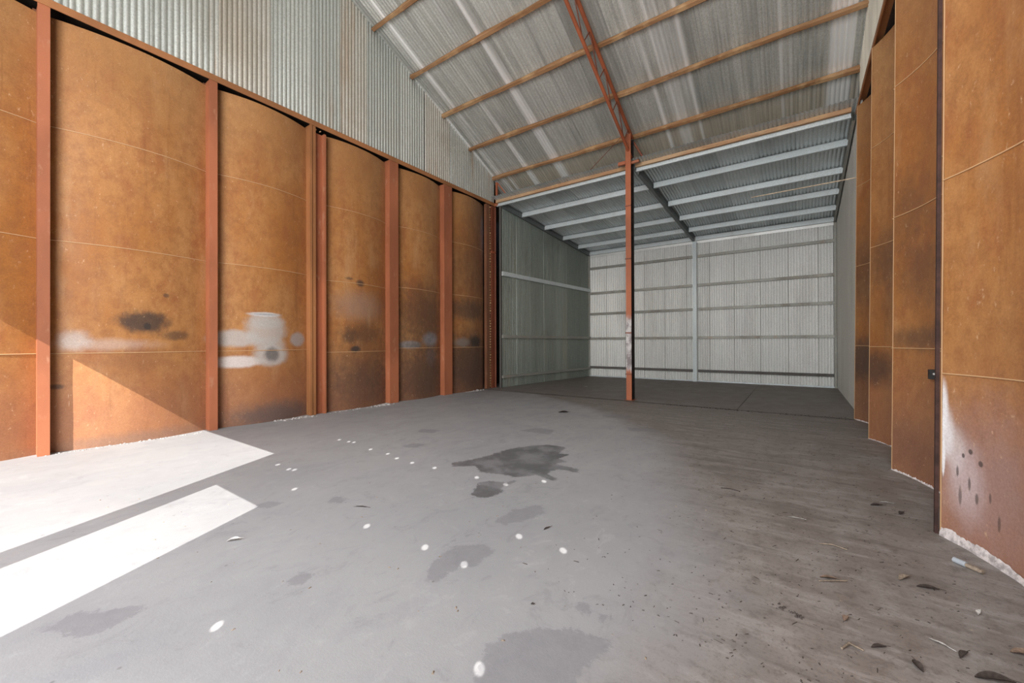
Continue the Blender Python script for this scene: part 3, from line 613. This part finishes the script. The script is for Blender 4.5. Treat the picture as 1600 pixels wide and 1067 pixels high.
for (x0, x1, sd_) in ((-7.60, cx0-.01, 'left'), (cx1+.01, .86, 'right')):
    b = MB(); n = 24; rr3 = random.Random(int(x1*10)); V = []
    b.sweep([(-.03,0),(.03,0),(.03,.085),(-.03,.085)], (x0, 9.90, 5.742), (x1, 9.90, 5.742), n=n, wob=.003, rnd=rr3)
    b.build('eave_timber', M_timber2, label=f'pale timber rail along the annex roof edge, {sd_} of the centre column', cat='rail')
    b = MB(); z = 5.645
    b.box((x0, 9.965, z), (x1, 9.970, z+.12)); b.box((x0, 9.91, z), (x1, 9.965, z+.006)); b.box((x0, 9.97, z+.115), (x1, 10.03, z+.12)); b.box((x0, 9.91, z+.006), (x1, 9.914, z+.022))
    o = b.build('eave_purlin', M_purl, label=f'bright galvanised eave purlin under the timber rail, {sd_} of the centre column', cat='purlin')
def ibeam(name, A, B, w_, h_, mat, label, cat='beam', t=.012):
    mb = MB(); prof = [(-w_/2,0),(w_/2,0),(w_/2,t),(t/2,t),(t/2,h_-t),(w_/2,h_-t),(w_/2,h_),(-w_/2,h_),(-w_/2,h_-t),(-t/2,h_-t),(-t/2,t),(-w_/2,t)]
    mb.sweep(prof, A, B, caps=False); return mb.build(name, mat, label=label, cat=cat)
ibeam('rafter_beam', (-3.21, 10.06, za(10.06)-.20), (-2.975, 15.44, za(15.44)-.20), .085, .19, M_beam, 'dark grey steel beam running down the middle of the annex roof')
ibeam('rafter_beam', (ALx0+.06, 10.06, za(10.06)-.19), (ALx1+.06, 15.44, za(15.44)-.19), .06, .17, M_beam, 'dark steel rafter along the top of the left annex wall')
ibeam('rafter_beam', (ARx0-.055, 10.0, za(10.0)-.19), (ARx1-.055, 15.44, za(15.44)-.19), .05, .17, M_girt, 'grey steel rafter along the top of the right annex wall')
b = MB(); b.box((-7.50,10.02,5.55),(-7.46,10.08,5.64)); 
# back wall girts
gx = ['topmost', 'second from the top', 'third from the top', 'fourth from the top', 'lowest, dark']
px0, px1 = -3.02, -2.87
for q, z in enumerate([4.464, 3.433, 2.580, 1.566, .384]):
    for (x0, x1, sdn) in ((ALx1+.03, px0, 'left'), (px1, ARx1-.02, 'right')):
        mt = M_girtb if q == 4 else M_girt
        b = MB(); b.box((x0, AY1-.075, z-.045), (x1, AY1-.071, z+.045)); b.box((x0, AY1-.071, z+.041), (x1, AY1-.012, z+.045)); b.box((x0, AY1-.071, z-.045), (x1, AY1-.012, z-.041))
        b.box((x0, AY1-.082, z-.045), (x1, AY1-.075, z-.028)); b.box((x0, AY1-.082, z+.028), (x1, AY1-.075, z+.045))
        b.build('wall_girt', mt, label=f'steel girt on the back wall {sdn} of the annex post, {gx[q]}', cat='girt', group='girts across the annex back wall')
for q, (z, h) in enumerate([(3.56,.13),(1.60,.10),(.345,.085)]):
    A = Vector((ALx0, AY0, z-h/2)); B = Vector((ALx1, AY1-.04, z-h/2)); mb = MB()
    A += nL*.012; B += nL*.012
    mb.sweep([(.0,0),(.07,0),(.07,.012),(.076,.012),(.076,h-.012),(.07,h-.012),(.07,h),(0,h)], A, B)
    mb.build('wall_girt', M_girt if q else M_purl, label=['wide galvanised girt high on the dark left annex wall','grey steel girt at chest height on the dark left annex wall','grey steel girt near the floor of the dark left annex wall'][q], cat='girt')
P = empty('annex_post', ((px0+px1)/2, AY1-.10, 0), 'pale galvanised post against the middle of the annex back wall', 'post')
mb = MB(); mb.box((px0, AY1-.17, 0), (px1-.02, AY1-.16, za(AY1)-.17)); mb.build('flange', M_purl, P)
mb = MB(); mb.box((px0+.05, AY1-.16, 0), (px0+.06, AY1-.03, za(AY1)-.17)); mb.build('web', M_purl, P)
mb = MB(); mb.box((px0-.02, AY1-.20, 0), (px1, AY1-.04, .01)); mb.build('base_plate', M_girt, P)
b = MB(); b.box((ALx1-.0, AY1-.10, 0), (ALx1+.055, AY1-.04, za(AY1)-.16)); b.build('corner_angle', M_girt, label='grey corner angle where the dark side wall meets the pale back wall', cat='post')
b = MB(); b.box((ARx1-.07, AY1-.10, 0), (ARx1-.01, AY1-.04, za(AY1)-.16)); b.build('corner_angle', M_girt, label='grey corner angle at the right end of the back wall', cat='post')
b = MB(); b.box((ALx0-.03, AY0-.05, 0), (ALx0+.03, AY0-.0, 5.64)); b.build('corner_angle', M_girtb, label='dark edge angle at the near end of the left annex wall', cat='post')
b = MB(); b.tube((-.835, 10.75, 4.737), (.93, 9.95, 4.50), .012, 6); b.build('hanging_batten', M_batten, label='thin pale rod jutting from the right wall below the annex purlins', cat='rod')

# ------------------------------------------------------------------ small things
So = MB(); So.box((.0,-.055,-.05),(.030,.055,.05)); 
S = empty('wall_socket', (1.05, 5.40, 1.05), 'small black square fitting on the right plate near its edge', 'socket')
yc, zc = 5.40, 1.09
u_ = 2*(yc-4.17)/(6.0-4.17)-1; xs_ = XR+.245*(1-u_*u_)+LX*zc
mb = MB(); mb.box((xs_-.055, yc-.03, zc-.045), (xs_+.02, yc+.03, zc+.045)); mb.build('housing', M_black, S)
mb = MB(); mb.tube((xs_-.026, yc-.038, zc+.005), (xs_-.026, yc-.028, zc+.005), .009, 10); mb.build('button', M_pale, S)

def leaf(x, y, L_, W_, ang, label, mat=None, curl=.012, cat='leaf', group=None):
    mb = MB(); V = []; Fs = []; n = 8
    ca_, sa_ = math.cos(ang), math.sin(ang); rr4 = random.Random(int(abs(x*913+y*77)))
    for i in range(n+1):
        t = i/n; wd = W_*math.sin(math.pi*min(1, t*.96+.02))**.8/2; a = (t-.5)*L_; bend = .07*L_*math.sin(t*3)
        for q in (-1, 0, 1):
            lx, ly = a, q*wd+bend; curl_ = curl*.6; z = .004+curl_*(q*q)*(math.sin(math.pi*t))+curl_*.6*t*t+rr4.uniform(0,.002)
            V.append((x+lx*ca_-ly*sa_, y+lx*sa_+ly*ca_, z))
    for i in range(n):
        for q in range(2): a = i*3+q; Fs.append((a, a+3, a+4, a+1))
    base = len(V); V2 = [(p[0], p[1], p[2]-.0018) for p in V]; Fb = [tuple(reversed([k+base for k in f])) for f in Fs]
    mb.add(V+V2, Fs+Fb, True)
    p0 = Vector((x+.5*L_*ca_, y+.5*L_*sa_, .006+curl*.6)); mb.tube(p0-Vector((ca_,sa_,0))*.01, p0+Vector((ca_,sa_,-.2))*L_*.25, .0012, 5)
    return mb.build('dry_leaf' if cat == 'leaf' else 'scrap', mat or M_leaf, label=label, cat=cat, group=group)
leaf(-3.27,1.183,.085,.035,.9,'pale curled leaf alone on the floor beside the sunlit stripe', M_pale, .022)
leaf(.196,2.626,.05,.024,1.2,'plump brown dry leaf right of the two chipped holes in the floor', M_leaf, .014)
leaf(.145,3.02,.085,.028,.35,'long tan dry leaf behind the plump brown one on the dusty floor', M_leaf, .010)
leaf(.66,2.50,.13,.045,.3,'large dark curled leaf at the bottom right edge of the floor', M_leafd, .022)
leaf(.82,2.78,.09,.04,.2,'brown leaf at the right edge of the picture', M_leaf, .02)
leaf(.42,2.42,.06,.03,1.9,'dark crumpled leaf left of the large curled leaf', M_leafd, .02)
leaf(.30,2.47,.07,.02,.6,'thin dark leaf left of the crumpled leaf near the bottom', M_leafd, .008)
leaf(.60,2.62,.07,.022,1.0,'narrow dark leaf just behind the large curled leaf', M_leafd, .016)
leaf(.60,3.22,.10,.035,.2,'dark flat leaf near the foot of the nearest right plate', M_leafd, .012)
leaf(.51,3.27,.09,.03,.9,'tan torn leaf beside the dark flat leaf near the right plate', M_twig, .018)
leaf(.55,4.60,.10,.035,.5,'pair of dark dead leaves in the dust before the right scallop', M_leafd, .014)
leaf(.69,4.50,.07,.03,1.1,'small dark leaf closer to the right scalloped plate', M_leafd, .014)
leaf(-3.81,7.13,.22,.07,.2,'tuft of brown dead leaves lying before the centre column', M_leafd, .05)
leaf(-1.54,2.621,.07,.016,1.3,'thin dark leaf above the round spots of light', M_leafd, .006)
leaf(-3.05,2.05,.12,.012,.5,'thin dark sliver of bark on the grey floor', M_leafd, .003)
leaf(-1.158,1.814,.018,.012,.5,'tiny dark chip on the bare grey floor', M_leafd, .008, cat='chip')
leaf(-.49,1.62,.035,.012,.1,'small black chip at the bottom, left of the dusty scrape', M_leafd, .006, cat='chip')
leaf(-5.49,11.78,.11,.08,.1,'white scrap of paper on the annex floor', M_pale, .01, cat='scrap')
leaf(.62,4.72,.08,.014,.3,'white splinter in the dust before the right scallop', M_pale, .004, cat='scrap')
leaf(.53,2.66,.075,.014,-.5,'white splinter near the bottom right of the floor', M_pale, .004, cat='scrap')
leaf(.76,3.08,.06,.018,1.2,'pale sliver of wood between the leaves and the right wall', M_pale, .006, cat='scrap')
leaf(-.02,3.9,.10,.012,.2,'pale dry stalk on the dusty floor', M_pale, .003, cat='scrap')
b = MB(); b.tube((.806,3.70,.018),(.850,3.655,.018),.017,12); o = b.build('pipe_offcut', M_pipe, label='short grey pipe offcut lying by the right wall', cat='pipe')
bb = MB(); bb.tube((.849,3.656,.016),(.905,3.60,.016),.014,12); bb.build('sleeve', M_twig, o)
def twig(pts, r, label, mat=M_twig):
    b = MB(); b.path([Vector(p) for p in pts], r, 5); b.build('twig', mat, label=label, cat='twig')
twig([(.10,2.95,.006),(.17,2.99,.012),(.23,3.04,.006)], .004, 'short twig lying against the long tan leaf')
twig([(.16,2.36,.005),(.19,2.41,.012),(.24,2.40,.005)], .005, 'bent pale twig near the bottom, left of the dark leaves')
twig([(-.6,4.3,.005),(-.52,4.32,.006),(-.44,4.30,.005)], .004, 'short dark twig on the dusty floor beyond the scuffed patch', M_leafd)
twig([(.12,3.5,.005),(.19,3.52,.010),(.27,3.50,.005)], .004, 'forked twig in the dust between leaf litter and scallop')
# chipped holes in the slab, ringed by pale dust and crumbs
for (x, y, r, lb) in ((-.075,2.543,.040,'larger chipped hole in the floor slab with dark crumbs'), (.0,2.524,.030,'smaller chipped hole beside the larger one in the floor slab')):
    mb = MB(); rr5 = random.Random(int(r*1000))
    for q in range(16):
        a = rr5.uniform(0,6.28); d = r*rr5.uniform(.0,1); s0 = rr5.uniform(.003,.008); px, py = x+d*math.cos(a), y+d*math.sin(a)
        V = [(px-s0,py-s0*.6,0),(px+s0,py-s0,0),(px+s0*.7,py+s0,0),(px-s0*.8,py+s0*.7,0),(px,py,s0*1.4)]; mb.add(V, [(0,1,4),(1,2,4),(2,3,4),(3,0,4)])
    mb.build('floor_chips', M_leafd, label=lb, cat='chips', kind='stuff')
def heap(x0, y0, x1, y1, n, smax, label, spread=.05, mat_=None):
    mb = MB(); rr6 = random.Random(n)
    for q in range(n):
        t = rr6.random(); x = x0+(x1-x0)*t+rr6.gauss(0,spread*.5); y = y0+(y1-y0)*t+rr6.gauss(0,.05); s0 = smax*rr6.uniform(.25,1)*(1-abs(2*t-1)*.4)
        a = rr6.uniform(0,3); V = []
        for (p, q2) in ((-1,-.7),(1,-.8),(.8,.9),(-.9,.8)): V.append((x+s0*(p*math.cos(a)-q2*math.sin(a)), y+s0*(p*math.sin(a)+q2*math.cos(a)), 0))
        for (p, q2) in ((-.6,-.5),(.7,-.4),(.4,.6),(-.5,.5)): V.append((x+s0*(p*math.cos(a)-q2*math.sin(a)), y+s0*(p*math.sin(a)+q2*math.cos(a)), s0*rr6.uniform(.4,1.0)))
        mb.add(V, [(0,1,5,4),(1,2,6,5),(2,3,7,6),(3,0,4,7),(4,5,6,7)])
    mb.build('rubble', mat_ or M_rubble, label=label, cat='rubble', kind='stuff')
heap(-7.66,3.45,-7.60,4.15,90,.035,'strip of pale concrete crumbs left of the double post')
heap(-7.66,4.55,-7.62,5.70,70,.022,'thin line of crumbs along the foot of the burn marked plate')
heap(-7.62,5.55,-7.60,5.95,60,.050,'lumpy heap of rubble at the foot of the fourth post')
heap(-7.72,.80,-7.68,2.4,120,.016,'sunlit crumbs along the foot of the left plates')
heap(-7.66,8.6,-7.62,9.3,30,.045,'low pale rubble by the darkest sooty plate')
heap(.2,9.40,.80,9.60,90,.013,'dark dirt along the slab joint by the right wall', .3, M_leafd)
heap(-2.6,9.36,.2,9.44,110,.014,'line of dark grit along the slab joint', .1, M_leafd)
# fine litter over the dusty side: nobody could count it
mb = MB(); rr7 = random.Random(11)
for q in range(1300):
    y = 2.0+7.2*rr7.random()**1.6; x = rr7.uniform(-1.6, .8)
    if rr7.random() > np.clip(.25+(x+1.2)*.55, 0.05, 1): continue
    L_ = rr7.uniform(.002,.009)*(1 if rr7.random() < .88 else 2.4); W_ = rr7.uniform(.001,.0028); a = rr7.gauss(.2,.8); c_, s_ = math.cos(a), math.sin(a)
    V = [(x+p*L_*c_-q2*W_*s_, y+p*L_*s_+q2*W_*c_, z) for (p,q2,z) in ((-1,-1,0),(1,-1,0),(1,1,0),(-1,1,0),(-.7,0,W_*1.2),(.7,0,W_*1.6))]
    mb.add(V, [(0,1,5,4),(1,2,5),(2,3,4,5),(3,0,4)])
mb.build('leaf_litter', M_leafd, label='fine dark leaf litter scattered over the dusty right side of the floor', cat='litter', kind='stuff')
mb = MB()
for q in range(260):
    y = .8+6.5*rr7.random()**1.4; x = rr7.uniform(-5.5, .7); L_ = rr7.uniform(.003,.010); W_ = L_*.5; a = rr7.uniform(0,3); c_, s_ = math.cos(a), math.sin(a)
    V = [(x+p*L_*c_-q2*W_*s_, y+p*L_*s_+q2*W_*c_, z) for (p,q2,z) in ((-1,-1,0),(1,-1,0),(1,1,0),(-1,1,0),(0,0,W_))]
    mb.add(V, [(0,1,4),(1,2,4),(2,3,4),(3,0,4)])
mb.build('floor_grit', M_twig, label='scattered grit over the whole concrete floor', cat='grit', kind='stuff')
